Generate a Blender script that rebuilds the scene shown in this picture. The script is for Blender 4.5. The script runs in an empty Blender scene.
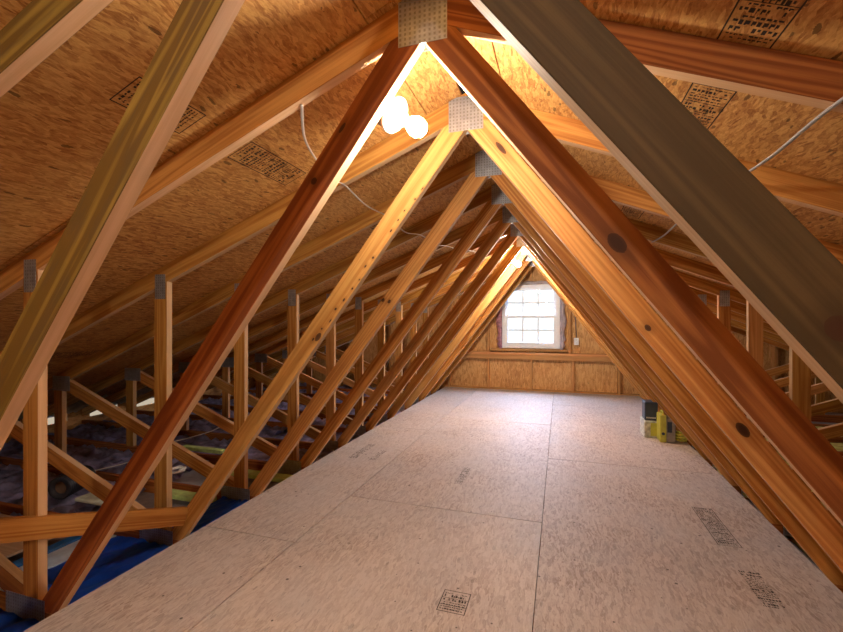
import bpy, bmesh, math, random
from mathutils import Vector, Matrix
random.seed(7)
C = bpy.context.scene.collection
SC = bpy.context.scene

# ------------------------------------------------------------------ helpers
def new_obj(name, bm, mat, parent=None, smooth=False):
    me = bpy.data.meshes.new(name)
    bm.normal_update()
    bm.to_mesh(me); bm.free()
    if smooth:
        for p in me.polygons: p.use_smooth = True
    o = bpy.data.objects.new(name, me)
    C.objects.link(o)
    if mat is not None: me.materials.append(mat)
    if parent is not None: o.parent = parent
    return o

def thing(name, label, cat, loc=(0, 0, 0), group=None):
    o = bpy.data.objects.new(name, None); C.objects.link(o)
    o.location = loc; o.empty_display_size = .1
    o['label'] = label; o['category'] = cat
    if group: o['group'] = group
    return o

def tag(o, label, cat, group=None, kind=None):
    o['label'] = label; o['category'] = cat
    if group: o['group'] = group
    if kind: o['kind'] = kind
    return o

def struct(o, label=None, cat=None):
    o['kind'] = 'structure'
    if label: o['label'] = label
    if cat: o['category'] = cat
    return o

def add_box(bm, x0, x1, y0, y1, z0, z1, long_axis=None):
    """box with metre UVs, u running along the longest axis"""
    uv = bm.loops.layers.uv.verify()
    P = [(x0,y0,z0),(x1,y0,z0),(x1,y1,z0),(x0,y1,z0),(x0,y0,z1),(x1,y0,z1),(x1,y1,z1),(x0,y1,z1)]
    v = [bm.verts.new(p) for p in P]
    dims = (x1-x0, y1-y0, z1-z0)
    la = long_axis if long_axis is not None else dims.index(max(dims))
    for idx in [(0,3,2,1),(4,5,6,7),(0,1,5,4),(1,2,6,5),(2,3,7,6),(3,0,4,7)]:
        f = bm.faces.new([v[i] for i in idx])
        f.normal_update()
        n = f.normal
        na = max(range(3), key=lambda i: abs(n[i]))
        oth = [a for a in range(3) if a != na]
        if la in oth:
            a, b = la, [q for q in oth if q != la][0]
        else:
            a, b = oth
        for l in f.loops:
            l[uv].uv = (l.vert.co[a], l.vert.co[b] + .37*na)
    return bm

def box_bm(*a, **k):
    bm = bmesh.new(); add_box(bm, *a, **k); return bm

def clip(poly, a, b, c):
    """keep a*x+b*y<=c"""
    out = []
    for i in range(len(poly)):
        p, q = poly[i], poly[(i+1) % len(poly)]
        dp = a*p[0]+b*p[1]-c; dq = a*q[0]+b*q[1]-c
        if dp <= 0: out.append(p)
        if (dp < 0 < dq) or (dq < 0 < dp):
            t = dp/(dp-dq)
            out.append((p[0]+t*(q[0]-p[0]), p[1]+t*(q[1]-p[1])))
    return out

def add_prism(bm, poly, y0, y1, origin, direction):
    """poly in the x-z plane, extruded along y, UV u along direction"""
    uv = bm.loops.layers.uv.verify()
    d = Vector(direction).normalized(); n = Vector((-d.y, d.x))
    A = [bm.verts.new((p[0], y0, p[1])) for p in poly]
    B = [bm.verts.new((p[0], y1, p[1])) for p in poly]
    def put(f, edge=False):
        for l in f.loops:
            q = Vector((l.vert.co.x-origin[0], l.vert.co.z-origin[1]))
            l[uv].uv = (q.dot(d), q.dot(n) + ((l.vert.co.y-y0)*1.0+.2 if edge else 0) + (.5 if l.vert.co.y > (y0+y1)/2 and not edge else 0))
    put(bm.faces.new(A)); put(bm.faces.new(list(reversed(B))))
    k = len(poly)
    for i in range(k):
        j = (i+1) % k
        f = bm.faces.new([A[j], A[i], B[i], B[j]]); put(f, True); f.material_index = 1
    bmesh.ops.recalc_face_normals(bm, faces=bm.faces[:])
    return bm

def add_lathe(bm, prof, origin, axis, seg=28):
    ax = Vector(axis).normalized()
    t = ax.orthogonal().normalized(); b = ax.cross(t)
    rings = []
    for r, h in prof:
        if r < 1e-6:
            rings.append([bm.verts.new(Vector(origin)+ax*h)])
        else:
            rings.append([bm.verts.new(Vector(origin)+ax*h+(t*math.cos(a)+b*math.sin(a))*r) for a in [2*math.pi*i/seg for i in range(seg)]])
    for k in range(len(rings)-1):
        R, S = rings[k], rings[k+1]
        for i in range(seg):
            j = (i+1) % seg
            if len(R) == 1 and len(S) == 1: continue
            if len(R) == 1: bm.faces.new([R[0], S[i], S[j]])
            elif len(S) == 1: bm.faces.new([R[i], S[0], R[j]])
            else: bm.faces.new([R[i], S[i], S[j], R[j]])
    bmesh.ops.recalc_face_normals(bm, faces=bm.faces[:])
    return bm

def smooth_path(pts, n=8):
    P = [Vector(p) for p in pts]; out = []
    for i in range(len(P)-1):
        p0 = P[max(i-1, 0)]; p1 = P[i]; p2 = P[i+1]; p3 = P[min(i+2, len(P)-1)]
        for k in range(n):
            t = k/n
            out.append(.5*((2*p1)+(-p0+p2)*t+(2*p0-5*p1+4*p2-p3)*t*t+(-p0+3*p1-3*p2+p3)*t**3))
    out.append(P[-1]); return out

def add_tube(bm, pts, r, seg=8, smooth=True, flat=1.0):
    P = smooth_path(pts) if smooth else [Vector(p) for p in pts]
    rings = []; ref = Vector((0, 0, 1))
    for i, p in enumerate(P):
        d = (P[min(i+1, len(P)-1)]-P[max(i-1, 0)]).normalized()
        t = d.cross(ref)
        if t.length < 1e-3: t = d.cross(Vector((1, 0, 0)))
        t.normalize(); b = d.cross(t)
        rings.append([bm.verts.new(p+t*math.cos(a)*r+b*math.sin(a)*r*flat) for a in [2*math.pi*k/seg for k in range(seg)]])
    for k in range(len(rings)-1):
        for i in range(seg):
            j = (i+1) % seg
            bm.faces.new([rings[k][i], rings[k][j], rings[k+1][j], rings[k+1][i]])
    bm.faces.new(rings[0]); bm.faces.new(list(reversed(rings[-1])))
    bmesh.ops.recalc_face_normals(bm, faces=bm.faces[:])
    return bm

# ------------------------------------------------------------------ materials
class NT:
    def __init__(s, name):
        s.m = bpy.data.materials.new(name); s.m.use_nodes = True
        s.t = s.m.node_tree; s.t.nodes.clear()
        s.out = s.n('ShaderNodeOutputMaterial')
    def n(s, typ, **kw):
        nd = s.t.nodes.new(typ)
        for k, v in kw.items(): setattr(nd, k, v)
        return nd
    def l(s, a, b): s.t.links.new(a, b)
    def val(s, inp, v):
        if hasattr(v, 'is_linked') or hasattr(v, 'links'): s.l(v, inp)
        else: inp.default_value = v
    def math(s, op, a, b=0.0, c=None, clamp=False):
        nd = s.n('ShaderNodeMath', operation=op); nd.use_clamp = clamp
        s.val(nd.inputs[0], a); s.val(nd.inputs[1], b)
        if c is not None: s.val(nd.inputs[2], c)
        return nd.outputs[0]
    def ramp(s, fac, stops, interp='LINEAR'):
        nd = s.n('ShaderNodeValToRGB'); e = nd.color_ramp.elements
        nd.color_ramp.interpolation = interp
        while len(e) < len(stops): e.new(.5)
        for i, (p, c) in enumerate(stops):
            e[i].position = p; e[i].color = (c[0], c[1], c[2], 1) if not isinstance(c, (int, float)) else (c, c, c, 1)
        s.l(fac, nd.inputs[0]); return nd.outputs[0]
    def mix(s, fac, a, b, mode='MIX'):
        nd = s.n('ShaderNodeMix', data_type='RGBA', blend_type=mode)
        s.val(nd.inputs[0], fac)
        for i, v in ((6, a), (7, b)):
            if isinstance(v, tuple): nd.inputs[i].default_value = (v[0], v[1], v[2], 1)
            else: s.l(v, nd.inputs[i])
        return nd.outputs[2]
    def noise(s, vec, scale, detail=2, rough=.5, dist=0, w=None):
        nd = s.n('ShaderNodeTexNoise', noise_dimensions='4D' if w is not None else '3D')
        s.l(vec, nd.inputs['Vector'])
        if w is not None: s.val(nd.inputs['W'], w)
        nd.inputs['Scale'].default_value = scale; nd.inputs['Detail'].default_value = detail
        nd.inputs['Roughness'].default_value = rough; nd.inputs['Distortion'].default_value = dist
        return nd.outputs[0]
    def mapping(s, vec, scale=(1, 1, 1), rot=(0, 0, 0), loc=(0, 0, 0)):
        nd = s.n('ShaderNodeMapping'); s.l(vec, nd.inputs[0])
        nd.inputs['Location'].default_value = loc; nd.inputs['Rotation'].default_value = rot; nd.inputs['Scale'].default_value = scale
        return nd.outputs[0]
    def bsdf(s, color, rough=.7, bump=None, bstr=.2, bdist=.002, spec=.3, metal=0, **extra):
        b = s.n('ShaderNodeBsdfPrincipled')
        if isinstance(color, tuple): b.inputs['Base Color'].default_value = (*color, 1)
        else: s.l(color, b.inputs['Base Color'])
        s.val(b.inputs['Roughness'], rough); s.val(b.inputs['Metallic'], metal)
        b.inputs['Specular IOR Level'].default_value = spec
        for k, v in extra.items(): b.inputs[k].default_value = v
        if bump is not None:
            bn = s.n('ShaderNodeBump'); bn.inputs['Strength'].default_value = bstr; bn.inputs['Distance'].default_value = bdist
            s.l(bump, bn.inputs['Height']); s.l(bn.outputs[0], b.inputs['Normal'])
        s.l(b.outputs[0], s.out.inputs[0]); return s.m

def wood(name, light, dark, ring=.5, knots=(), knot_density=.5, stain=0.0):
    """sawn softwood with growth ring grain running along the UV u axis; knots = (along, across, half length, half width)"""
    t = NT(name)
    uvn = t.n('ShaderNodeUVMap').outputs[0]
    rnd = t.n('ShaderNodeObjectInfo').outputs['Random']
    w = t.math('MULTIPLY', rnd, 37.0)
    sx = t.n('ShaderNodeSeparateXYZ'); t.l(uvn, sx.inputs[0]); U, V = sx.outputs[0], sx.outputs[1]
    # broad ring field
    f1 = t.noise(t.mapping(uvn, (.42, 12, 1)), 1.0, 2, .5, .25, w)
    rings = t.math('SINE', t.math('MULTIPLY', f1, 60.0))
    rings = t.math('MULTIPLY_ADD', rings, .5, .5)
    fine = t.noise(t.mapping(uvn, (5, 260, 1)), 1.0, 4, .65, 0, w)
    blot = t.noise(t.mapping(uvn, (1.5, 7, 1)), 1.0, 3, .55, 0, t.math('ADD', w, 11.0))
    a = t.math('MULTIPLY', rings, ring*.65)
    b_ = t.math('MULTIPLY', fine, .60)
    c_ = t.math('MULTIPLY', blot, .6)
    g = t.math('ADD', t.math('ADD', a, b_), c_)
    col = t.ramp(g, [(.36, light), (.68, tuple((x+y)/2 for x, y in zip(light, dark))), (1.0, dark)])
    # per board tint
    hs = t.n('ShaderNodeHueSaturation'); t.l(col, hs.inputs['Color'])
    t.l(t.math('MULTIPLY_ADD', rnd, .30, .85), hs.inputs['Value'])
    t.l(t.math('MULTIPLY_ADD', rnd, -.012, .506), hs.inputs['Hue'])
    col = hs.outputs[0]
    # scattered knots
    vo = t.n('ShaderNodeTexVoronoi', voronoi_dimensions='4D'); t.l(t.mapping(uvn, (2.2, 9.0, 1)), vo.inputs['Vector']); t.l(w, vo.inputs['W'])
    vo.inputs['Scale'].default_value = 1.0
    km = t.ramp(vo.outputs['Distance'], [(.05, 1.0), (.085, 0.0)])
    sel = t.math('GREATER_THAN', t.noise(vo.outputs['Position'], 3.1, 0), .5+.1*(1-knot_density)*2)
    km = t.math('MULTIPLY', km, sel)
    halo = t.ramp(vo.outputs['Distance'], [(.06, 1.0), (.2, 0.0)])
    halo = t.math('MULTIPLY', t.math('MULTIPLY', halo, sel), .45)
    col = t.mix(halo, col, tuple(x*.6 for x in dark))
    col = t.mix(t.math('MULTIPLY', km, .9), col, (.045, .018, .008))
    for (ku, kv, ra, rb) in knots:
        du = t.math('DIVIDE', t.math('SUBTRACT', U, ku), ra); dv = t.math('DIVIDE', t.math('SUBTRACT', V, kv), rb)
        dd = t.math('SQRT', t.math('ADD', t.math('MULTIPLY', du, du), t.math('MULTIPLY', dv, dv)))
        dd = t.math('ADD', dd, t.math('MULTIPLY_ADD', fine, .3, -.15))
        ringm = t.ramp(dd, [(.55, 1.0), (1.0, .85), (1.12, .0)])
        hal = t.math('MULTIPLY', t.ramp(t.math('MULTIPLY', dd, .33), [(.33, 1.0), (1.0, 0.0)]), .45)
        col = t.mix(hal, col, tuple(x*.55 for x in dark))
        col = t.mix(t.math('MULTIPLY', ringm, .93), col, (.05, .017, .008))
    if stain:
        st = t.noise(t.mapping(uvn, (6, 40, 1)), 1.0, 3, .6, .5, t.math('ADD', w, 3.3))
        sm = t.math('MULTIPLY', t.ramp(st, [(.52, 0.0), (.6, 1.0)]), stain)
        col = t.mix(sm, col, (.07, .05, .035))
    return t.bsdf(col, .62, fine, .25, .0015, .28)

def osb(name, light, mid, dark, fleck=.5, dust=0.0, flake=1.0, tint=.35):
    """oriented strand board: overlapping random strands, UV in metres"""
    t = NT(name)
    uvn = t.n('ShaderNodeUVMap').outputs[0]
    warp = t.n('ShaderNodeTexNoise'); t.l(uvn, warp.inputs['Vector']); warp.inputs['Scale'].default_value = 7; warp.inputs['Detail'].default_value = 2
    vm = t.n('ShaderNodeVectorMath', operation='MULTIPLY_ADD'); t.l(warp.outputs['Color'], vm.inputs[0]); vm.inputs[1].default_value = (.05, .05, 0); t.l(uvn, vm.inputs[2])
    base = vm.outputs[0]
    layers = []
    for k, (ang, sx, sy) in enumerate([(.15, 11, 46), (.85, 13, 52), (-.7, 12, 60), (1.5, 14, 50)]):
        vo = t.n('ShaderNodeTexVoronoi'); t.l(t.mapping(base, (sx*flake, sy*flake, 1), (0, 0, ang), (k*3.1, k*1.7, k)), vo.inputs['Vector']); vo.inputs['Scale'].default_value = 1
        s = t.n('ShaderNodeSeparateColor'); t.l(vo.outputs['Color'], s.inputs[0])
        layers.append((s.outputs[0], s.outputs[1]))
    v = layers[0][0]
    for k in (1, 2, 3):
        m = t.math('GREATER_THAN', layers[k][1], .55)
        mx = t.n('ShaderNodeMix', data_type='FLOAT'); t.l(m, mx.inputs[0]); t.l(v, mx.inputs[2]); t.l(layers[k][0], mx.inputs[3]); v = mx.outputs[0]
    grain = t.noise(t.mapping(uvn, (60, 160, 1), (0, 0, .4)), 1.0, 4, .6)
    isl = t.n('ShaderNodeNewGeometry').outputs['Random Per Island']
    big = t.math('ADD', t.noise(uvn, 1.6, 3, .55), t.math('MULTIPLY_ADD', isl, tint, -tint/2))
    g = t.math('ADD', t.math('ADD', t.math('MULTIPLY', v, .32), t.math('MULTIPLY', grain, .52)), t.math('MULTIPLY', big, .35))
    col = t.ramp(g, [(.33, dark), (.52, mid), (.78, light)])
    # dark bark slivers
    vo = t.n('ShaderNodeTexVoronoi'); t.l(t.mapping(base, (14, 44, 1), (0, 0, .5), (5, 9, 2)), vo.inputs['Vector']); vo.inputs['Scale'].default_value = 1
    s = t.n('ShaderNodeSeparateColor'); t.l(vo.outputs['Color'], s.inputs[0])
    rm = t.noise(uvn, 55, 3, .7)
    fm = t.math('MULTIPLY', t.math('GREATER_THAN', s.outputs[0], .86), t.math('LESS_THAN', t.math('ADD', vo.outputs['Distance'], t.math('MULTIPLY', rm, .5)), .52))
    col = t.mix(t.math('MULTIPLY', fm, fleck), col, tuple(x*.22 for x in mid))
    if dust:
        dn = t.noise(uvn, 2.3, 4, .6); 
        col = t.mix(t.math('MULTIPLY', t.ramp(dn, [(.35, 0.0), (.7, 1.0)]), dust), col, (.52, .49, .50))
        sp = t.n('ShaderNodeTexVoronoi'); t.l(uvn, sp.inputs['Vector']); sp.inputs['Scale'].default_value = 17
        s2 = t.n('ShaderNodeSeparateColor'); t.l(sp.outputs['Color'], s2.inputs[0])
        spm = t.math('MULTIPLY', t.math('LESS_THAN', sp.outputs['Distance'], t.math('MULTIPLY', s2.outputs[1], .13)), t.math('GREATER_THAN', s2.outputs[0], .5))
        col = t.mix(t.math('MULTIPLY', spm, .8), col, (.05, .04, .035))
    return t.bsdf(col, .6, g, .35, .003, .3)

def flat(name, col, rough=.6, spec=.4, metal=0, noise_amt=.12, nscale=18, **extra):
    t = NT(name)
    tc = t.n('ShaderNodeTexCoord').outputs['Object']
    n = t.noise(tc, nscale, 3, .55)
    c = t.ramp(n, [(.3, tuple(x*(1-noise_amt) for x in col)), (.7, tuple(min(1, x*(1+noise_amt)) for x in col))])
    return t.bsdf(c, rough, n, .1, .002, spec, metal, **extra)

def emission(name, col, strength):
    t = NT(name); e = t.n('ShaderNodeEmission'); e.inputs[0].default_value = (*col, 1); e.inputs[1].default_value = strength
    t.l(e.outputs[0], t.out.inputs[0]); return t.m

LIGHT = (.67, .35, .085); DARK = (.34, .125, .020)
M = {}
M['wood_amber'] = wood('amber_pine', LIGHT, DARK)
M['wood_red'] = wood('red_brown_pine', (.50, .19, .045), (.23, .065, .014), .7)
M['wood_yellow'] = wood('yellow_pine', (.74, .42, .14), (.46, .19, .05), .4, stain=.0)
M['wood_olive'] = wood('olive_treated_pine', (.29, .195, .035), (.12, .066, .010), .9, stain=.25)
M['wood_grey'] = wood('grey_brown_pine', (.23, .145, .06), (.12, .065, .025), .6)
M['wood_edge'] = wood('pale_sawn_edge', (.75, .52, .31), (.56, .34, .17), .35, knot_density=.1)  # tan edge tone, with bounced floor and window light painted in
M['wood_stud'] = wood('stud_pine', (.66, .36, .13), (.42, .18, .06), .35, knot_density=.2)
M['osb_roof'] = osb('roof_strand_board', (.74, .44, .15), (.52, .25, .07), (.28, .10, .025), .75, flake=2.1)
M['osb_floor'] = osb('floor_strand_board', (.66, .575, .515), (.51, .415, .36), (.32, .24, .20), .35, dust=.5, flake=1.8)
M['osb_wall'] = osb('wall_strand_board', (.72, .44, .18), (.56, .29, .10), (.34, .14, .045), .5, tint=0)
M['ink'] = flat('black_ink', (.035, .025, .02), .8)
M['seam'] = flat('dark_felt', (.02, .014, .012), .95)

def plate_mat():
    t = NT('galvanised_nail_plate')
    uvn = t.n('ShaderNodeUVMap').outputs[0]
    s = t.n('ShaderNodeSeparateXYZ'); t.l(uvn, s.inputs[0])
    fx = t.math('FRACT', t.math('MULTIPLY', s.outputs[0], 66.0))
    fz = t.math('FRACT', t.math('MULTIPLY', s.outputs[1], 70.0))
    slot = t.math('MULTIPLY', t.math('MULTIPLY', t.math('GREATER_THAN', fx, .3), t.math('LESS_THAN', fx, .72)), t.math('MULTIPLY', t.math('GREATER_THAN', fz, .2), t.math('LESS_THAN', fz, .75)))
    n = t.noise(uvn, 25, 3, .6)
    base = t.ramp(n, [(.3, (.30, .31, .33)), (.7, (.48, .49, .52))])
    col = t.mix(t.math('MULTIPLY', slot, .6), base, (.14, .10, .07))
    return t.bsdf(col, .42, t.math('SUBTRACT', 1.0, slot), .6, .002, .5, t.math('MULTIPLY_ADD', slot, -.65, .75))
M['plate'] = plate_mat()
M['porcelain'] = flat('white_porcelain', (.85, .85, .86), .25, .5, noise_amt=.02)
M['white_plastic'] = flat('white_vinyl', (.80, .82, .84), .4, .4, noise_amt=.03)
M['box_blue'] = flat('grey_junction_plastic', (.35, .33, .30), .5)
M['bulb'] = emission('lit_frosted_bulb', (1.0, .88, .73), 165)
M['bulb_far'] = emission('lit_far_bulb', (1.0, .90, .78), 560)
M['bulb_rear'] = emission('lit_rear_bulb', (1.0, .88, .74), 330)  # fill bulb added behind the camera
M['cable'] = flat('cream_cable_sheath', (.72, .68, .62), .5, noise_amt=.05)
M['cable_grey'] = flat('grey_cable_sheath', (.42, .41, .42), .5, noise_amt=.05)

# ------------------------------------------------------------------ dimensions
TH = .038; W4 = .089; SP = .61
AP = 1.999; MD = 1.294          # inner edge of the steep webs:  z = AP - MD*|x|
RC = 2.054; MR = .402           # lower edge of the rafters
RV = W4*math.sqrt(1+MR*MR)      # rafter depth measured plumb
CT = -.018                      # top of the bottom chords
EAVE = 4.95
S1 = 1.201
BACK = -2.3; GAB = 7.36

# ------------------------------------------------------------------ roof trusses
def member_poly(kind, sd):
    big = [(-9, -3), (9, -3), (9, 4), (-9, 4)]
    if kind == 'diagonal_web':
        n = math.sqrt(1+MD*MD)
        p = clip(big, -MD, -1, -AP)                    # MD*x+z >= AP
        p = clip(p, MD, 1, AP+W4*n)
        p = clip(p, -1, 0, 0); p = clip(p, MR, 1, RC); p = clip(p, 0, -1, -CT)
        d = (1, -MD); org = (0, AP+W4*n/2)
    elif kind == 'rafter':
        p = clip(big, -MR, -1, -RC); p = clip(p, MR, 1, RC+RV); p = clip(p, -1, 0, 0)
        p = clip(p, 0, -1, -CT); p = clip(p, 1, 0, EAVE+.1)
        d = (1, -MR); org = (0, RC+RV/2)
    elif kind == 'inner_post':
        p = [(1.664, CT), (1.753, CT), (1.753, 3), (1.664, 3)]
        p = clip(p, MR, 1, RC)
        n = math.sqrt(1+MD*MD)
        p = clip(p, -MD, -1, -(AP+W4*n))
        d = (0, 1); org = (1.7085, 0)
    elif kind == 'outer_web':
        m = .383; c = .03-m*1.78; n = W4/2*math.sqrt(1+m*m)
        p = clip(big, m, -1, -(c-n)); p = clip(p, -m, 1, c+n)
        p = clip(p, -1, 0, -1.753); p = clip(p, 1, 0, 3.455); p = clip(p, 0, -1, -CT); p = clip(p, MR, 1, RC)
        d = (1, m); org = (1.78, .03)
    elif kind == 'outer_post':
        p = [(3.455, CT), (3.544, CT), (3.544, 3), (3.455, 3)]
        p = clip(p, MR, 1, RC); d = (0, 1); org = (3.5, 0)
    if sd < 0:
        p = [(-x, z) for x, z in reversed(p)]; org = (-org[0], org[1]); d = (-d[0], d[1])
    return p, org, d

def bevel(bm, w=.0018):
    bmesh.ops.bevel(bm, geom=bm.edges[:], offset=w, segments=1, affect='EDGES', profile=.6)

MEM = {}
def member_mesh(kind, sd):
    if (kind, sd) not in MEM:
        p, org, d = member_poly(kind, sd)
        bm = bmesh.new(); add_prism(bm, p, 0, TH, org, d); bevel(bm)
        me = bpy.data.meshes.new(kind); bm.to_mesh(me); bm.free()
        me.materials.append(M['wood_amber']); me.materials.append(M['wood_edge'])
        MEM[(kind, sd)] = me
    return MEM[(kind, sd)]

def chord_mesh():
    if 'chord' not in MEM:
        bm = box_bm(-EAVE-.1, EAVE+.1, 0, TH, CT-W4, CT); bevel(bm)
        me = bpy.data.meshes.new('bottom_chord'); bm.to_mesh(me); bm.free(); me.materials.append(M['wood_red']); MEM['chord'] = me
    return MEM['chord']

def plate_mesh(key, x0, x1, z0, z1):
    if key not in MEM:
        bm = bmesh.new()
        add_box(bm, x0, x1, -.0016, -.0001, z0, z1, long_axis=0)
        me = bpy.data.meshes.new('nail_plate'); bm.to_mesh(me); bm.free(); me.materials.append(M['plate']); MEM[key] = me
    return MEM[key]

def rlow(x): return RC-MR*abs(x)
PL = [('apex', -.075, .075, AP-.012, AP+.135), ('footL', -1.86, -1.62, CT-.075, CT+.045), ('footR', 1.62, 1.86, CT-.075, CT+.045),
      ('ptL', -1.745, -1.672, rlow(1.71)-.075, rlow(1.71)+.06), ('ptR', 1.672, 1.745, rlow(1.71)-.075, rlow(1.71)+.06),
      ('opL', -3.56, -3.36, rlow(3.46)-.06, rlow(3.46)+.06), ('opR', 3.36, 3.56, rlow(3.46)-.06, rlow(3.46)+.06)]

def put(name, me, parent, mat, y=0.0):
    o = bpy.data.objects.new(name, me); C.objects.link(o); o.parent = parent; o.location = (0, y, 0)
    if mat is not None:
        o.material_slots[0].link = 'OBJECT'; o.material_slots[0].material = mat
    return o

def truss(s, label, mats, back_plate=True):
    t = thing('roof_truss', label, 'roof truss', (0, s, 0), 'timber roof trusses along the attic')
    def mt(k): return M[mats.get(k, mats['*'])] if not hasattr(mats.get(k, mats['*']), 'node_tree') else mats.get(k, mats['*'])
    for sd, L in ((-1, 'L'), (1, 'R')):
        for kind in ('rafter', 'diagonal_web', 'inner_post', 'outer_web', 'outer_post'):
            put(kind, member_mesh(kind, sd), t, mt(kind+L) if (kind+L) in mats else mt(kind))
    put('bottom_chord', chord_mesh(), t, M['wood_red'])
    for key, x0, x1, z0, z1 in PL:
        put('nail_plate', plate_mesh(key, x0, x1, z0, z1), t, None)
    put('nail_plate', plate_mesh('apex', *PL[0][1:]), t, None, TH+.0018)
    return t

# knots that the photograph shows on single webs: positions measured along the web from the peak
def KN(x, z, ra, rb):
    n = math.sqrt(1+MD*MD); d = (1/n, -MD/n); o = (0, AP+W4*n/2)
    q = (abs(x)-o[0], z-o[1]); al = q[0]*d[0]+q[1]*d[1]; ac = q[0]*(-d[1])+q[1]*d[0]
    return (al, (ac if x > 0 else -ac), ra, rb)
M['t1R'] = wood('red_pine_big_knot', (.46, .185, .045), (.21, .068, .015), .8, [KN(.523, 1.373, .030, .018)], .1)
M['t1L'] = wood('red_pine_round_knot', (.48, .17, .04), (.22, .062, .014), .7, [KN(-.363, 1.619, .012, .010), KN(-.262, 1.775, .018, .006)], .1)
M['t2R'] = wood('yellow_pine_long_knot', (.74, .40, .12), (.47, .18, .045), .5, [KN(.149, 1.894, .034, .010), KN(1.004, .784, .030, .016), KN(.70, 1.146, .014, .010)], .2)
M['t2L'] = wood('yellow_pine_nail_marks', (.78, .45, .14), (.50, .21, .05), .45, [KN(-.72, 1.094, .024, .012)]+[KN(-.19-.039*i+random.uniform(-.012, .010), 1.765-.049*i+random.uniform(-.012, .012), random.uniform(.004, .011), random.uniform(.0025, .0055)) for i in range(15)], .1)
M['t3L'] = wood('yellow_pine_twin_knots', (.70, .38, .11), (.42, .17, .04), .5, [KN(-.642, 1.298, .013, .010), KN(-.602, 1.288, .013, .009)], .1)
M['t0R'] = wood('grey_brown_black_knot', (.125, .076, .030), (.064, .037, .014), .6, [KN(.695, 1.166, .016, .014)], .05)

near = dict([('*', 'wood_olive'), ('diagonal_webR', M['t0R']), ('rafter', 'wood_olive')])
TR = []
orders = [
 (.627, 'nearest roof truss, dull olive and grey-brown webs crossing the upper corners', near),
 (S1, 'red-brown roof truss with big dark knot, its peak plate at the top edge of view', {'*': 'wood_red', 'diagonal_webR': M['t1R'], 'diagonal_webL': M['t1L'], 'inner_post': 'wood_amber', 'rafterL': 'wood_amber', 'rafter': 'wood_red'}),
 (S1+SP, 'yellow roof truss standing just behind the near bulb, with a row of dark nail marks', {'*': 'wood_amber', 'diagonal_webR': M['t2R'], 'diagonal_webL': M['t2L'], 'rafter': 'wood_amber'}),
 (S1+2*SP, 'third roof truss past the camera with twin knots on its left web', {'*': 'wood_amber', 'diagonal_webL': M['t3L'], 'rafter': 'wood_amber'}),
]
ordw = ['next roof truss behind the one with twin knots', 'roof truss two behind the one with twin knots', 'amber roof truss directly in front of the one holding the far bulb',
        'roof truss that carries the far glowing bulb', 'roof truss first behind the far bulb', 'roof truss second behind the far bulb', 'last roof truss, closest to the window wall']
for k in range(7):
    orders.append((S1+(3+k)*SP, ordw[k], {'*': 'wood_amber' if k % 3 != 1 else 'wood_yellow', 'rafter': 'wood_amber'}))
# orders: index 0 is the near truss, 1..10 follow
orders = orders[:11]
fix = {7: 'roof truss that carries the far glowing bulb', 6: 'amber roof truss directly in front of the one holding the far bulb'}
for i, (s, lab, mt) in enumerate(orders):
    TR.append(truss(s, lab, mt))

# ------------------------------------------------------------------ roof deck, floor, walls
def slope_deck(name, sd, label):
    """strand board panels on top of the rafters with open joints, dark felt above"""
    bm = bmesh.new(); uv = bm.loops.layers.uv.verify()
    rows = [(.02, .172), (.176, 1.303), (1.307, 2.434), (2.438, 3.565), (3.569, EAVE+.12)]
    n = math.sqrt(1+MR*MR)
    for r, (a, b) in enumerate(rows):
        y = BACK - (.61 if r % 2 else 1.4)
        while y < GAB+.1:
            y0 = max(BACK, y+.002); y1 = min(GAB+.09, y+2.438)
            if y1-y0 > .05:
                vs = []
                zo = RC+RV+.0005
                for (x, yy, up) in [(a, y0, 0), (b, y0, 0), (b, y1, 0), (a, y1, 0), (a, y0, 1), (b, y0, 1), (b, y1, 1), (a, y1, 1)]:
                    vs.append(bm.verts.new((sd*x, yy, zo-MR*x+up*.012)))
                for idx in [(0, 1, 2, 3), (4, 7, 6, 5), (0, 4, 5, 1), (1, 5, 6, 2), (2, 6, 7, 3), (3, 7, 4, 0)]:
                    f = bm.faces.new([vs[i] for i in idx])
                    off = (r*5.3+sd*11.7)
                    for l in f.loops: l[uv].uv = (l.vert.co.y+off, l.vert.co.x*n+off*.31)
            y += 2.44
    bmesh.ops.recalc_face_normals(bm, faces=bm.faces[:])
    o = struct(new_obj(name, bm, M['osb_roof']), label, 'roof deck')
    # felt underlay above the boards, a layer of the same roof slope
    bm = bmesh.new()
    z = RC+RV+.014
    e = EAVE+.35
    v = [bm.verts.new(p) for p in [(0, BACK-.1, z), (sd*e, BACK-.1, z-MR*e), (sd*e, GAB+.15, z-MR*e), (0, GAB+.15, z)]]
    v2 = [bm.verts.new(q.co+Vector((0, 0, .02))) for q in v]
    bm.faces.new(v); bm.faces.new(v2[::-1])
    for i in range(4): bm.faces.new([v[i], v[(i+1) % 4], v2[(i+1) % 4], v2[i]])
    bmesh.ops.recalc_face_normals(bm, faces=bm.faces[:])
    new_obj('roofing_felt', bm, M['seam'], o)
    return o
deckL = slope_deck('ceiling', -1, 'left slope of orange strand board roof sheathing above the trusses')
deckR = slope_deck('ceiling', 1, 'right slope of orange strand board roof sheathing above the trusses')

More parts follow.
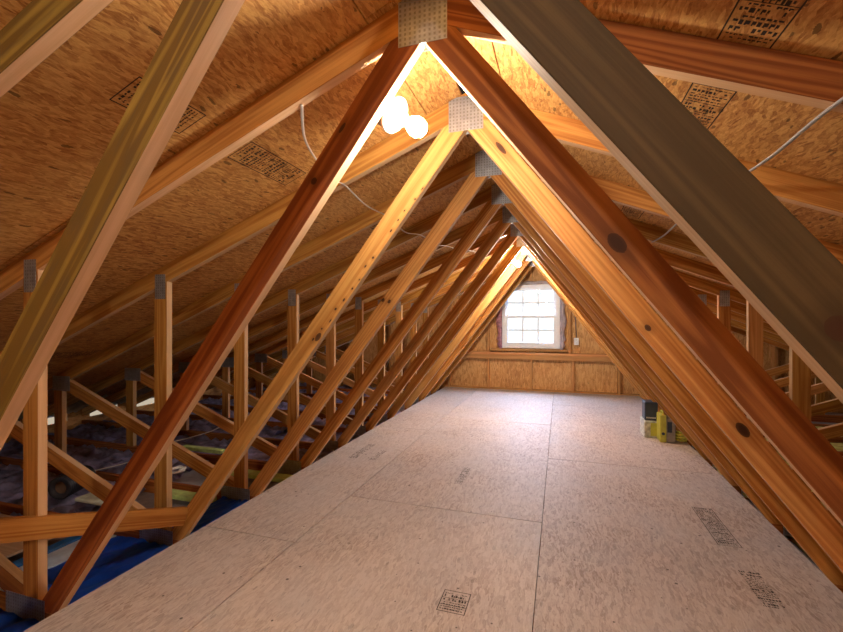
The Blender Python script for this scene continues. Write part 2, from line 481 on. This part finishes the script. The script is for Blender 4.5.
def stamp(parent, sd, x0, x1, y0, y1, seed, border=True):
    """blurred ink grade stamp printed on a board: frame lines and rows of broken dashes"""
    rg = random.Random(seed)
    bm = bmesh.new()
    if sd:
        def P(x, y): return (sd*x, y, RC+RV-.0004-MR*x)
    else:
        def P(x, y): return (x, y, .0006)
    def quad(xa, xb, ya, yb):
        v = [bm.verts.new(P(*q)) for q in [(xa, ya), (xb, ya), (xb, yb), (xa, yb)]]
        bm.faces.new(v)
    w = .0035
    if border:
        quad(x0, x0+w, y0, y1); quad(x1-w, x1, y0, y1); quad(x0, x1, y0, y0+w); quad(x0, x1, y1-w, y1)
        for fr in (.3, .62): quad(x0, x1, y0+(y1-y0)*fr, y0+(y1-y0)*fr+w*.7)
    y = y0+.014
    while y < y1-.02:
        h = rg.choice([.006, .008, .016])
        x = x0+.010
        while x < x1-.012:
            ww = rg.uniform(.004, .010)
            if rg.random() < .82:
                quad(x, min(x+ww, x1-.008), y, y+h*rg.uniform(.45, 1))
                if rg.random() < .5: quad(x, x+ww*.4, y, y+h)
            x += ww+rg.uniform(.002, .004)
        y += h+rg.uniform(.005, .009)
    bmesh.ops.recalc_face_normals(bm, faces=bm.faces[:])
    return new_obj('printed_stamp', bm, M['ink'], parent)
for k, (y0, y1) in enumerate([(.90, 1.14), (1.36, 1.73), (2.62, 2.95), (4.0, 4.3)]): stamp(deckL, -1, .732, .848, y0, y1, k)
for k, (y0, y1) in enumerate([(.82, 1.215), (1.40, 1.72), (2.7, 2.98)]): stamp(deckR, 1, .742, .851, y0, y1, 20+k)
for k, (x, y0, y1) in enumerate([(1.86, 1.30, 1.60), (1.86, 2.55, 2.9), (3.0, 2.1, 2.4)]): stamp(deckL, -1, x, x+.11, y0, y1, 40+k)

FX = 1.545
def floor_boards():
    bm = bmesh.new()
    cols = [(-FX, -.9545, 1.96), (-.950, .2845, 2.59), (.286, FX, 1.37)]
    for x0, x1, ys in cols:
        y = ys-2.44*2
        while y < GAB-.02:
            a = max(y+.005, BACK); b = min(y+2.438, GAB-.002)
            if b-a > .03:
                k = len(bm.faces)
                add_box(bm, x0, x1-.002, a, b, -.0178, 0, long_axis=1)
                uv = bm.loops.layers.uv.verify(); bm.faces.ensure_lookup_table()
                off = random.uniform(0, 30)
                for f in bm.faces[k:]:
                    for l in f.loops: l[uv].uv = (l[uv].uv[0]+off, l[uv].uv[1]+off*.7)
            y += 2.44
    return bm
fl = struct(new_obj('floor', floor_boards(), M['osb_floor']), 'dusty grey-tan strand board platform running down the middle to the window', 'floor')
stamp(fl, 0, -.095, .022, 1.68, 1.82, 71)
for k, (x0, x1, y0, y1) in enumerate([(1.17, 1.28, 2.62, 3.10), (1.17, 1.27, 2.10, 2.40), (-1.35, -1.26, 3.3, 3.75), (-.35, -.28, 3.0, 3.4), (-1.16, -1.09, 3.3, 3.6)]):
    st = stamp(fl, 0, x0, x1, y0, y1, 72+k, k < 1)

# plasterboard that closes the room below the joists
M['gypsum'] = flat('gypsum_board', (.34, .31, .33), .9)
gy = struct(new_obj('floor', box_bm(-EAVE-.3, EAVE+.3, BACK-.05, GAB+.1, CT-W4-.014, CT-W4-.001), M['gypsum']), 'grey plasterboard lying under the joists beside the platform', 'floor')

# gable wall with its window
WX0, WX1, WZ0, WZ1 = -.555, .378, .705, 1.765
def gable_sheet(y0, y1, hole):
    bm = bmesh.new(); uv = bm.loops.layers.uv.verify()
    top = lambda x: RC+RV-.002-MR*abs(x)
    E = EAVE+.3
    polys = [[(-E, CT-W4), (WX0, CT-W4), (WX0, top(WX0)), (-E, top(E))], [(WX1, CT-W4), (E, CT-W4), (E, top(E)), (WX1, top(WX1))],
             [(WX0, CT-W4), (WX1, CT-W4), (WX1, WZ0), (WX0, WZ0)], [(WX0, WZ1), (WX1, WZ1), (WX1, top(WX1)), (0, top(0)), (WX0, top(WX0))]]
    if not hole: polys = [[(-E, CT-W4), (E, CT-W4), (E, top(E)), (0, top(0)), (-E, top(E))]]
    for p in polys:
        A = [bm.verts.new((x, y0, z)) for x, z in p]; B = [bm.verts.new((x, y1, z)) for x, z in p]
        fs = [bm.faces.new(A), bm.faces.new(B[::-1])]+[bm.faces.new([A[(i+1) % len(p)], A[i], B[i], B[(i+1) % len(p)]]) for i in range(len(p))]
        for f in fs:
            for l in f.loops: l[uv].uv = (l.vert.co.z+l.vert.co.y, l.vert.co.x)
    bmesh.ops.recalc_face_normals(bm, faces=bm.faces[:])
    return bm
wb = struct(new_obj('wall_back', gable_sheet(GAB+.079, GAB+.092, True), M['osb_wall']), 'orange strand board gable wall around the window', 'wall')
wf = struct(new_obj('wall_front', gable_sheet(BACK-.013, BACK, False), M['osb_wall']))
# framing on the gable wall
def stud(name, x0, x1, z0, z1, parent, y0=GAB-.01, y1=GAB+.0785, la=None):
    bm = box_bm(x0, x1, y0, y1, z0, z1, long_axis=la); bevel(bm, .0015)
    return new_obj(name, bm, M['wood_stud'], parent)
for x in (-2.15, -1.48, -.79, -.08, .58, 1.26, 1.93):
    stud('wall_stud', x-.019, x+.019, .0205, .5195, wb)
stud('bottom_plate', -3.0, 3.0, CT+.0005, .020, wb, GAB+.0005)
stud('wall_ledge', -2.4, 2.4, .52, .592, wb, GAB-.03)
stud('wall_ledge', -1.47, 1.27, .5925, .632, wb, GAB-.045)
for x in (-1.48, -.79, .53, 1.26):
    stud('wall_stud', x-.019, x+.019, .6325, rlow(x)+RV-.012, wb)
for x in (-2.6, -3.3, 2.6, 3.3):
    stud('wall_stud', x-.019, x+.019, .0205, rlow(x)+RV-.014, wb)
stud('wall_stud', -.099, -.061, WZ1+.052, rlow(.1)+RV-.012, wb)
stud('window_header', WX0-.19, WX1+.11, WZ1+.012, WZ1+.0515, wb, la=0)
stud('window_rough_sill', WX0-.19, WX1+.11, WZ0-.05, WZ0-.012, wb, la=0)

# window
win = struct(thing('window_1', 'white double-hung window with six-pane sashes in the gable wall', 'window', (0, 0, 0)))
gy0 = GAB+.03
def frame_bm(x0, x1, z0, z1, w, y0, y1):
    bm = bmesh.new()
    add_box(bm, x0, x0+w, y0, y1, z0, z1); add_box(bm, x1-w, x1, y0, y1, z0, z1)
    add_box(bm, x0+w, x1-w, y0, y1, z0, z0+w); add_box(bm, x0+w, x1-w, y0, y1, z1-w, z1)
    return bm
new_obj('window_frame', frame_bm(WX0, WX1, WZ0, WZ1, .058, GAB+.012, GAB+.094), M['white_plastic'], win)
zm = (WZ0+WZ1)/2
glass = NT('window_glass'); tb = glass.n('ShaderNodeBsdfTransparent'); gb = glass.n('ShaderNodeBsdfGlossy'); gb.inputs['Roughness'].default_value = 0.0
mx = glass.n('ShaderNodeMixShader'); mx.inputs[0].default_value = .03; glass.l(tb.outputs[0], mx.inputs[1]); glass.l(gb.outputs[0], mx.inputs[2]); glass.l(mx.outputs[0], glass.out.inputs[0])
for nm, z0, z1, yo in (('window_sash', WZ0+.058, zm+.014, .022), ('window_sash', zm-.014, WZ1-.058, .050)):
    sash = new_obj(nm, frame_bm(WX0+.0585, WX1-.0585, z0+.0005, z1-.0005, .036, GAB+yo, GAB+yo+.026), M['white_plastic'], win)
    bm = bmesh.new()
    gx0, gx1 = WX0+.0945, WX1-.0945; ga, gb_ = z0+.0365, z1-.0365
    for k in (1, 2):
        x = gx0+(gx1-gx0)*k/3; add_box(bm, x-.010, x+.010, GAB+yo+.006, GAB+yo+.012, ga, gb_)
    for xa, xb in ((gx0, gx0+(gx1-gx0)/3-.010), (gx0+(gx1-gx0)/3+.010, gx0+(gx1-gx0)*2/3-.010), (gx0+(gx1-gx0)*2/3+.010, gx1)):
        add_box(bm, xa, xb, GAB+yo+.006, GAB+yo+.012, (ga+gb_)/2-.010, (ga+gb_)/2+.010)
    new_obj('window_grille', bm, M['white_plastic'], sash)
    new_obj('window_pane', box_bm(gx0, gx1, GAB+yo+.014, GAB+yo+.017, ga, gb_), glass.m, sash)
bm = bmesh.new()
for x in (-.27, .10): add_box(bm, x-.025, x+.025, GAB+.010, GAB+.0215, zm-.008, zm+.012)
new_obj('sash_lock', bm, M['white_plastic'], win)

# pink plastic flashing folded round the window opening
M['pinkwrap'] = flat('pink_print_film', (.62, .30, .34), .35, .5, noise_amt=.45, nscale=14)
M['clearwrap'] = flat('milky_film', (.66, .58, .62), .3, .5, noise_amt=.25, nscale=9)
def wrap(side):
    bm = bmesh.new(); rg = random.Random(3+side)
    n = 26; prev = None
    for i in range(n+1):
        z = WZ0-.015+(WZ1-WZ0+.02)*i/n
        xin = WX0-.001 if side < 0 else WX1+.001
        wdt = .085+.018*math.sin(i*.7)+(.0 if 3 < i < n-2 else -.04+.01*i % .03)
        xo = xin-wdt if side < 0 else xin+wdt
        xo = max(xo, -.769) if side < 0 else min(xo, .509)
        row = [bm.verts.new((xin+(xo-xin)*t, GAB+.010-.022*math.sin(math.pi*t)-.008*rg.random(), z)) for t in (0, .25, .5, .75, 1)]
        if prev:
            for k in range(4): bm.faces.new([prev[k], prev[k+1], row[k+1], row[k]])
        prev = row
    r = bmesh.ops.solidify(bm, geom=bm.faces[:], thickness=.0012)
    return bm
fw = tag(new_obj('window_flashing_film', wrap(-1), M['pinkwrap'], smooth=True), 'crumpled pink-red plastic flashing film along the left side of the window', 'plastic film', 'flashing film around the window')
fw2 = tag(new_obj('window_flashing_film', wrap(1), M['clearwrap'], smooth=True), 'milky pink plastic flashing film along the right side of the window', 'plastic film', 'flashing film around the window')
bm = bmesh.new(); prev = None; rg = random.Random(5)
for i in range(31):
    x = WX0-.05+(WX1-WX0+.06)*i/30
    row = [bm.verts.new((x, GAB+.008-.012*math.sin(math.pi*t)-.006*rg.random(), WZ1+.003+.05*t+.006*math.sin(i))) for t in (0, .5, 1)]
    if prev:
        for k in range(2): bm.faces.new([prev[k], prev[k+1], row[k+1], row[k]])
    prev = row
for v in bm.verts: v.co.y -= .022
bmesh.ops.solidify(bm, geom=bm.faces[:], thickness=.0012)
tag(new_obj('window_flashing_film', bm, M['clearwrap'], smooth=True), 'milky plastic flashing film folded over the top of the window', 'plastic film', 'flashing film around the window')

# outlet and its feed cable on the gable wall
ot = thing('electrical_outlet', 'white duplex outlet on the gable wall right of the window', 'outlet', (.632, GAB+.02, .83))
M['dark'] = flat('dark_slot', (.03, .03, .03), .6)
bm = box_bm(-.036, .036, -.012, -.004, -.058, .058); bevel(bm, .003); new_obj('cover_plate', bm, M['white_plastic'], ot)
new_obj('wall_box', box_bm(-.028, .028, -.0035, .058, -.048, .048), M['box_blue'], ot)
for dz in (.024, -.024):
    bm = bmesh.new(); add_lathe(bm, [(0, -.0), (.016, 0), (.016, .004), (0, .004)], (0, -.012, dz), (0, -1, 0), 20); f = new_obj('socket_face', bm, M['white_plastic'], ot)
    bm = bmesh.new()
    for dx in (-.006, .006): add_box(bm, dx-.0012, dx+.0012, -.0167, -.0161, dz-.002, dz+.007)
    add_box(bm, -.0018, .0018, -.0167, -.0161, dz-.010, dz-.006)
    new_obj('socket_slots', bm, M['dark'], f)
M['cable_dark'] = flat('dark_grey_cable', (.16, .12, .13), .5)
bm = bmesh.new(); add_tube(bm, [(.632, GAB+.07, .88), (.630, GAB+.060, 1.0), (.622, GAB+.066, 1.12), (.615, GAB+.068, 1.35), (.60, GAB+.07, 1.62), (.59, GAB+.07, 1.80)], .007, 8)
tag(new_obj('outlet_cable', bm, M['cable_dark']), 'dark cable dropping down the gable wall to the white outlet', 'cable')

# eave walls with ventilation slots towards the sky
def eave(name, sd, label):
    bm = bmesh.new()
    x0, x1 = (EAVE+.12, EAVE+.132)
    if sd < 0: x0, x1 = -x1, -x0
    add_box(bm, x0, x1, BACK, GAB+.08, CT-W4, .0)
    zt = RC+RV-MR*(EAVE+.12)-.003
    slots = [(-1.0, -.65), (-.4, 0), (.2, .6), (.7, 1.15), (1.3, 1.78), (1.9, 2.35), (2.55, 2.9), (3.12, 3.5), (3.75, 4.1), (4.35, 4.7), (5.0, 5.25)] if sd < 0 else [(3.1, 3.5), (4.4, 4.7), (5.0, 5.35), (5.6, 5.9)]
    y = BACK
    for a, b in slots:
        add_box(bm, x0, x1, y, a, .0, zt); y = b
    add_box(bm, x0, x1, y, GAB+.08, .0, zt)
    return struct(new_obj(name, bm, M['osb_wall']), label, 'wall')
eave('wall_left', -1, 'low eave wall at the far left with daylight slots'); eave('wall_right', 1, 'low eave wall at the far right with daylight slots')

# pale baffles catching the soffit daylight
M['foam'] = flat('cream_foam', (.80, .72, .58), .8)
baf = None
for i, (y0, y1) in enumerate([(3.10, 3.56), (3.72, 4.18), (4.34, 4.78), (2.50, 2.94)]):
    bm = bmesh.new(); uv = bm.loops.layers.uv.verify()
    X0, X1 = EAVE-.55, EAVE+.02
    rows = []
    for k in range(13):
        yy = y0+(y1-y0)*k/12; dip = .022*(k % 2)
        rows.append([bm.verts.new((-X0-.03*(k % 3), yy, RC+RV-MR*X0-.030-dip)), bm.verts.new((-X1, yy, RC+RV-MR*X1-.030-dip))])
    for k in range(12): bm.faces.new([rows[k][0], rows[k][1], rows[k+1][1], rows[k+1][0]])
    bmesh.ops.solidify(bm, geom=bm.faces[:], thickness=.003)
    o = new_obj('eave_baffle', bm, M['foam'])
    tag(o, ['cream corrugated baffle under the left eave, brightest triangle at its end', 'cream baffle under the left eave, right of the brightest one', 'cream corrugated baffle deepest under the left eave', 'cream baffle under the left eave beside the frontmost posts'][i], 'baffle', 'foam baffles under the left eave')

# ------------------------------------------------------------------ lamps
def lamp(x, s, z, label, bulbmat, first=None):
    t = thing('bare_bulb_light', label, 'light', (x, s, z), 'bare bulb lampholders')
    ax = Vector((.82, -.12, -.56)).normalized()
    bm = bmesh.new(); add_lathe(bm, [(0, -.050), (.047, -.050), (.050, -.046), (.050, -.006), (0, -.006)], (0, 0, 0), ax, 8); new_obj('junction_box', bm, M['box_blue'], t)
    bm = bmesh.new(); add_lathe(bm, [(0, -.0055), (.056, -.0055), (.059, -.002), (.059, .004), (.055, .009), (.036, .013), (.026, .018), (.023, .034), (.022, .044), (0, .044)], (0, 0, 0), ax, 36)
    new_obj('lampholder', bm, M['porcelain'], t, True)
    bm = bmesh.new(); prof = [(0, .0445), (.0135, .0445), (.0145, .056), (.019, .068), (.026, .080), (.0305, .094), (.030, .108), (.024, .122), (.013, .131), (0, .134)]
    add_lathe(bm, prof, (0, 0, 0), ax, 28); b = new_obj('bulb', bm, bulbmat, t, True); b['label'] = 'glowing frosted bulb'
    return t
lamp(-.129, 1.305, 1.843, 'white porcelain lampholder with glowing bulb on the red-brown truss near the camera', M['bulb'])
lamp(-.150, 4.861+.105, 1.862, 'small far lampholder with glowing bulb high above the window', M['bulb_far'])
lamp(-.129, -.95, 1.86, 'bare bulb light behind the viewpoint', M['bulb_rear'])  # added fill light for the nearest webs and floor

# ------------------------------------------------------------------ wiring
def cable(pts, r, label, mat='cable', group=None):
    bm = bmesh.new(); add_tube(bm, pts, r, 8, flat=.6)
    return tag(new_obj('electrical_cable', bm, M[mat], smooth=True), label, 'cable', group)
def under(x, drop=.006): return rlow(x)-drop
pts = []
for k, s in enumerate([.3, .60, .92, 1.22, 1.5, 1.83, 2.1, 2.44, 2.75, 3.05]):
    x = .985-.01*k*.5; pts.append((x, s, under(x, .006)-(.0 if k % 2 else .012)))
cable(pts, .006, 'grey cable running along under the right-hand rafters', 'cable_grey')
xs = [(-.42, 1.22, 0), (-.50, 1.36, -.010), (-.56, 1.55, .0), (-.575, 1.70, -.02), (-.585, 1.83, 0), (-.60, 2.10, -.02), (-.61, 2.44, 0), (-.62, 2.75, -.025), (-.60, 3.05, 0), (-.58, 3.35, -.03), (-.56, 3.66, 0), (-.50, 3.97, -.02), (-.45, 4.27, 0), (-.40, 4.6, -.03), (-.33, 4.88, 0)]
cable([(x, s, under(x, .006)+dz) for x, s, dz in xs], .0048, 'cream cable stapled under the left rafters, leading from the near bulb to the far one')
cable([(-3.13, 2.2, -.005), (-3.10, 2.34, .0), (-2.98, 2.63, .012), (-3.03, 2.9, .03), (-3.11, 3.13, .02), (-3.14, 3.42, .0), (-3.15, 3.70, -.005), (-3.3, 4.1, -.01)], .006, 'white cable lying loose over the joists on the left attic floor')

# diagonal brace threading between post and web
br = bmesh.new()
p0 = Vector((-1.79, .62, .51)); p1 = Vector((-1.535, 1.808, .125))
def oriented_board(bm, a, b, th, dp, z_up=Vector((0, 0, 1))):
    uv = bm.loops.layers.uv.verify()
    d = (b-a).normalized(); sdv = d.cross(z_up).normalized(); up = sdv.cross(d).normalized(); L = (b-a).length
    vs = [bm.verts.new(a+d*l*L+sdv*q*th/2+up*w*dp/2) for l in (0, 1) for q, w in ((-1, -1), (1, -1), (1, 1), (-1, 1))]
    for idx in [(0, 1, 2, 3), (7, 6, 5, 4), (0, 4, 5, 1), (1, 5, 6, 2), (2, 6, 7, 3), (3, 7, 4, 0)]:
        f = bm.faces.new([vs[i] for i in idx])
        for l_ in f.loops:
            q = l_.vert.co-a; l_[uv].uv = (q.dot(d), q.dot(up)+q.dot(sdv)*1.3+.1)
    bmesh.ops.recalc_face_normals(bm, faces=bm.faces[:])
oriented_board(br, p0, p1, .036, W4); bevel(br, .0015)
tag(new_obj('timber_brace', br, M['wood_amber']), 'orange timber brace crossing level in front of the leftmost upright post', 'brace')

# ------------------------------------------------------------------ left attic floor between the joists
M['blue'] = flat('blue_poly_sheet', (.02, .15, 1.0), .35, .5, noise_amt=.22, nscale=9)  # blue daylight on the attic floor, painted into the sheet colour
M['blue_dark'] = flat('dark_blue_foam', (.03, .18, .55), .6, noise_amt=.25)
M['blue_pale'] = flat('pale_blue_foam', (.55, .70, .95), .6, noise_amt=.12)
M['green'] = flat('lime_foam_strip', (.62, .85, .32), .7, noise_amt=.2)
M['cream'] = flat('pale_insulation', (.66, .72, .60), .9, noise_amt=.2)
M['tan_board'] = wood('tan_plywood', (.58, .44, .30), (.42, .29, .19), .3, knot_density=.1)
M['lilac'] = flat('lilac_grey_insulation', (.36, .33, .52), .95, noise_amt=.5, nscale=11)
M['black_rubber'] = flat('black_duct_skin', (.03, .032, .045), .45)
M['yellow_batt'] = flat('yellow_fibreglass', (.95, .82, .28), .95, noise_amt=.35, nscale=14)

def sheet(name, x0, x1, y0, y1, z, mat, label, cat, amp=.006, seed=1, group=None, kind=None, nx=22, ny=12, th=.004):
    from mathutils import noise as mn
    bm = bmesh.new(); uv = bm.loops.layers.uv.verify()
    G = [[bm.verts.new((x0+(x1-x0)*i/nx, y0+(y1-y0)*j/ny, z+amp*mn.noise(Vector((i*.45+seed*7, j*.45, seed)))*2)) for i in range(nx+1)] for j in range(ny+1)]
    for j in range(ny):
        for i in range(nx): bm.faces.new([G[j][i], G[j][i+1], G[j+1][i+1], G[j+1][i]])
    bmesh.ops.solidify(bm, geom=bm.faces[:], thickness=th)
    bmesh.ops.recalc_face_normals(bm, faces=bm.faces[:])
    for f in bm.faces:
        for l in f.loops: l[uv].uv = (l.vert.co.x, l.vert.co.y)
    return tag(new_obj(name, bm, M[mat], smooth=True), label, cat, group, kind)
bays = [(.665+.004, S1-.004)]+[(S1+k*SP+TH+.004, S1+(k+1)*SP-.004) for k in range(9)]
bl = ['blue plastic sheet at the bottom left corner, in front of the red-brown truss', 'bright blue plastic sheet beside the platform edge, behind the red-brown truss foot',
      'small bright blue plastic sheet beside the platform, behind the yellow truss foot']
for k in range(3):
    a, b = bays[k]
    sheet('plastic_sheet', -2.02 if k == 1 else (-1.84 if k else -2.3), -1.575, a, b, -.052, 'blue', bl[k], 'plastic sheet', .010, 3+k, 'blue plastic sheets between the joists')
# foam strips in the bay beside the blue sheet
a, b = bays[1]
o = tag(new_obj('foam_strip', box_bm(-2.245, -2.185, a, b, -.106, -.045), M['blue_dark']), 'narrow dark blue foam strip beside the tan board', 'foam strip', 'foam strips between the joists')
o = tag(new_obj('foam_strip', box_bm(-2.18, -2.03, a, b, -.106, -.055), M['blue_pale']), 'pale blue foam strip between dark blue strip and blue sheet', 'foam strip', 'foam strips between the joists')
bm = box_bm(-3.25, -2.25, S1-.28, S1+SP-.10, CT+.001, CT+.014); bevel(bm, .001)
tag(new_obj('loose_board', bm, M['tan_board']), 'flat tan board lying across the joists at far lower left', 'board')
# lime strips
for k, (x0, x1, y0, y1, z0, lab) in enumerate([(-2.30, -1.86, 2.30, 2.385, -.04, 'lime green foam strip nearest the platform, behind the yellow truss post'),
        (-2.95, -2.50, 3.10, 3.16, .0, 'lime green foam strip farthest from the platform'), (-2.45, -1.60, 2.83, 2.93, -.06, 'lime green foam strip beside the twin-knot truss foot')]):
    bm = box_bm(x0, x1, y0, y1, z0-.022, z0+.01); bevel(bm, .003)
    tag(new_obj('foam_strip', bm, M['green']), lab, 'foam strip', 'foam strips between the joists')
# loose insulation
ins = sheet('loose_insulation', -4.95, -2.55, 1.25, 7.30, -.072, 'lilac', 'lilac-grey loose insulation filling between the joists on the left', 'insulation', .035, 4, None, 'stuff', 90, 150)
ins2 = sheet('loose_insulation', -2.50, -1.60, 3.06, 7.30, -.075, 'lilac', 'lilac-grey loose insulation just left of the platform', 'insulation', .02, 9, None, 'stuff', 40, 120)
# fold up of pale insulation and the black duct
bm = box_bm(-2.655, -2.40, 1.99, 2.22, -.017, .006); bevel(bm, .006)
tag(new_obj('insulation_offcut', bm, M['cream']), 'pale greenish insulation offcut lying beside the black duct', 'insulation offcut')
dt = thing('flexible_duct', 'black flexible duct end lying on the joists at the left', 'duct', (-2.765, 1.97, .062))
axd = Vector((-.35, .93, 0)).normalized()
bm = bmesh.new(); prof = []
for i in range(41):
    h = .24*i/40; prof.append((.072+.003*math.sin(i*math.pi/1.5), h))
prof = [(.040, .02), (.046, 0)]+[(.066, 0)]+prof+[(.066, .24), (.05, .24), (.046, .18)]
add_lathe(bm, prof, (0, 0, 0), axd, 32); new_obj('duct_skin', bm, M['black_rubber'], dt, True)
M['duct_in'] = flat('brown_liner', (.22, .13, .08), .7)
bm = bmesh.new(); add_lathe(bm, [(.0458, .004), (.0458, .10), (.0, .10)], (0, 0, 0), axd, 32); new_obj('duct_liner', bm, M['duct_in'], dt, True)
# tangle of white cable
bm = bmesh.new(); pts = [(-2.50+.05*math.cos(a*.9)+.004*a, 2.62+.06*math.sin(a*.9), .0+.004*(a % 3)) for a in range(15)]
add_tube(bm, pts, .008, 8); tag(new_obj('cable_coil', bm, M['white_plastic'], smooth=True), 'small coil of white cable on the left attic floor', 'cable coil')

# yellow batts on the right side
_on = ['third', 'fourth', 'fifth', 'sixth', 'seventh', 'eighth', 'ninth', 'tenth']
yb = ['yellow fibreglass batt on the right joists between the %s and %s nearest trusses' % (_on[q], _on[q+1]) for q in range(7)]
for k in range(2, 9):
    a, b = bays[k]
    sheet('insulation_batt', 1.62, 4.8, a+.002, b-.002, -.062, 'yellow_batt', yb[k-2], 'insulation batt', .018, 30+k, 'yellow batts between the right joists', None, 30, 8, .03)

# ------------------------------------------------------------------ things at the right edge of the platform
M['lime_case'] = flat('lime_yellow_plastic', (.52, .50, .07), .45, noise_amt=.15)
M['grey_case'] = flat('grey_plastic', (.30, .28, .24), .5, noise_amt=.2)
M['navy_case'] = flat('dark_slate_plastic', (.035, .05, .075), .4)
M['print'] = flat('pale_print', (.70, .68, .62), .5, noise_amt=.1)
M['carton'] = flat('worn_white_carton', (.50, .50, .42), .7, noise_amt=.45, nscale=28)
def strip_film():
    bm = bmesh.new(); rows = []
    a = Vector((-.905, 3.60, 1.135)); b = Vector((-1.115, 3.60, .745))
    for i in range(13):
        t_ = i/12; w_ = .030*math.sin(math.pi*min(1, t_*1.15+.12))+.004; p = a.lerp(b, t_)+Vector((0, -.02*math.sin(t_*3), 0))
        rows.append([bm.verts.new(p+Vector((-w_/2, .004, w_*.2))), bm.verts.new(p), bm.verts.new(p+Vector((w_/2, .004, -w_*.2)))])
    for i in range(12):
        for k in (0, 1): bm.faces.new([rows[i][k], rows[i][k+1], rows[i+1][k+1], rows[i+1][k]])
    bmesh.ops.solidify(bm, geom=bm.faces[:], thickness=.0015)
    return bm
tag(new_obj('torn_film_strip', strip_film(), M['white_plastic'], smooth=True), 'white torn strip of film hanging along a left web midway down the attic', 'film strip')
c = thing('tool_case', 'upright lime-yellow tool case with grey front at the right edge of the platform', 'tool case', (1.365, 4.70, 0))
bm = box_bm(-.068, -.012, -.06, .10, .0005, .262); bevel(bm, .006); new_obj('case_shell', bm, M['lime_case'], c)
bm = box_bm(-.0115, .066, -.055, .09, .0005, .235); bevel(bm, .006); new_obj('grey_shell', bm, M['grey_case'], c)
new_obj('front_panel', box_bm(-.004, .034, -.062, -.0555, .10, .20), M['navy_case'], c)
bm = bmesh.new(); add_tube(bm, [(-.035, -.03, .256), (-.035, -.02, .285), (-.035, .06, .285), (-.035, .07, .256)], .008, 8); new_obj('handle', bm, M['lime_case'], c)
bm = bmesh.new(); add_lathe(bm, [(0, 0), (.014, 0), (.014, .005), (0, .005)], (-.040, -.0605, .085), (0, -1, 0), 16); new_obj('latch_knob', bm, M['navy_case'], c)
c2 = thing('storage_carton', 'worn white and yellow carton under the black case at the right', 'carton', (1.262, 4.93, 0))
bm = box_bm(-.075, .055, -.14, .12, .0005, .16); bevel(bm, .004); new_obj('carton_body', bm, M['carton'], c2)
new_obj('yellow_band', box_bm(-.02, .0555, -.1412, -.1402, .02, .15), M['lime_case'], c2)
c3 = thing('black_case', 'dark slate case with pale print standing on the carton', 'case', (1.258, 4.93, .1605))
bm = box_bm(-.060, .060, -.09, .07, .0003, .185); bevel(bm, .006); new_obj('case_body', bm, M['navy_case'], c3)
bm = bmesh.new()
for i in range(5): add_box(bm, -.045+.018*i, -.045+.018*i+.012, -.0912, -.0904, .022, .036)
new_obj('pale_print', bm, M['print'], c3)
bm = bmesh.new()
pts = []
for i in range(42):
    a = i*2*math.pi/14; pts.append((1.490+.045*math.cos(a), 4.62+.075*math.sin(a)+.10, .012+.017*i/14*1.6))
add_tube(bm, pts, .012, 8); tag(new_obj('coiled_hose', bm, M['lime_case'], smooth=True), 'coil of yellow-green hose beside the tool case at the platform edge', 'hose')

# ------------------------------------------------------------------ light, world, camera
wd = bpy.data.worlds.new('sky'); SC.world = wd; wd.use_nodes = True
bg = wd.node_tree.nodes['Background']; _t = wd.node_tree
_tc = _t.nodes.new('ShaderNodeTexCoord'); _sx = _t.nodes.new('ShaderNodeSeparateXYZ'); _t.links.new(_tc.outputs['Generated'], _sx.inputs[0])
_mr = _t.nodes.new('ShaderNodeMapRange'); _mr.interpolation_type = 'SMOOTHSTEP'
for _i, _v in ((1, .12), (2, .30), (3, .345), (4, 14.0)): _mr.inputs[_i].default_value = _v     # hazy horizon, bright overcast dome
_t.links.new(_sx.outputs[2], _mr.inputs[0]); _t.links.new(_mr.outputs[0], bg.inputs[1]); 
_cr = _t.nodes.new('ShaderNodeValToRGB'); _t.links.new(_sx.outputs[2], _cr.inputs[0])
_m2 = _t.nodes.new('ShaderNodeMapRange')
for _i, _v in ((1, -.13), (2, -.08), (3, 0.0), (4, 1.0)): _m2.inputs[_i].default_value = _v
_t.links.new(_sx.outputs[2], _m2.inputs[0]); _t.links.new(_m2.outputs[0], _cr.inputs[0])
_cr.color_ramp.elements[0].color = (.42, .36, .27, 1); _cr.color_ramp.elements[1].color = (.86, .94, 1.0, 1)
_mx = _t.nodes.new('ShaderNodeMix'); _mx.data_type = 'RGBA'; _mx.inputs[7].default_value = (.50, .66, 1.0, 1)
_m3 = _t.nodes.new('ShaderNodeMapRange'); _m3.inputs[1].default_value = .10; _m3.inputs[2].default_value = .28
_t.links.new(_sx.outputs[2], _m3.inputs[0]); _t.links.new(_m3.outputs[0], _mx.inputs[0]); _t.links.new(_cr.outputs[0], _mx.inputs[6])
_t.links.new(_mx.outputs[2], bg.inputs[0])
pl = bpy.data.lights.new('window_portal', 'AREA'); pl.shape = 'RECTANGLE'; pl.size = WX1-WX0; pl.size_y = WZ1-WZ0; pl.cycles.is_portal = True
po = bpy.data.objects.new('window_portal', pl); C.objects.link(po); po.location = ((WX0+WX1)/2, GAB+.12, (WZ0+WZ1)/2); po.rotation_euler = (-math.pi/2, 0, 0)

cam = bpy.data.cameras.new('camera'); co = bpy.data.objects.new('camera', cam); C.objects.link(co)
cam.sensor_fit = 'HORIZONTAL'; cam.sensor_width = 36; cam.lens = 430.4/843*36; cam.shift_y = 3.97/843; cam.clip_start = .02
co.location = (.385, 0, 1.176); co.rotation_euler = (math.pi/2, 0, .312)
SC.camera = co
SC.view_settings.view_transform = 'Standard'; SC.view_settings.look = 'None'; SC.view_settings.gamma = 1; SC.view_settings.use_curve_mapping = False
SC.view_settings.exposure = 1.9
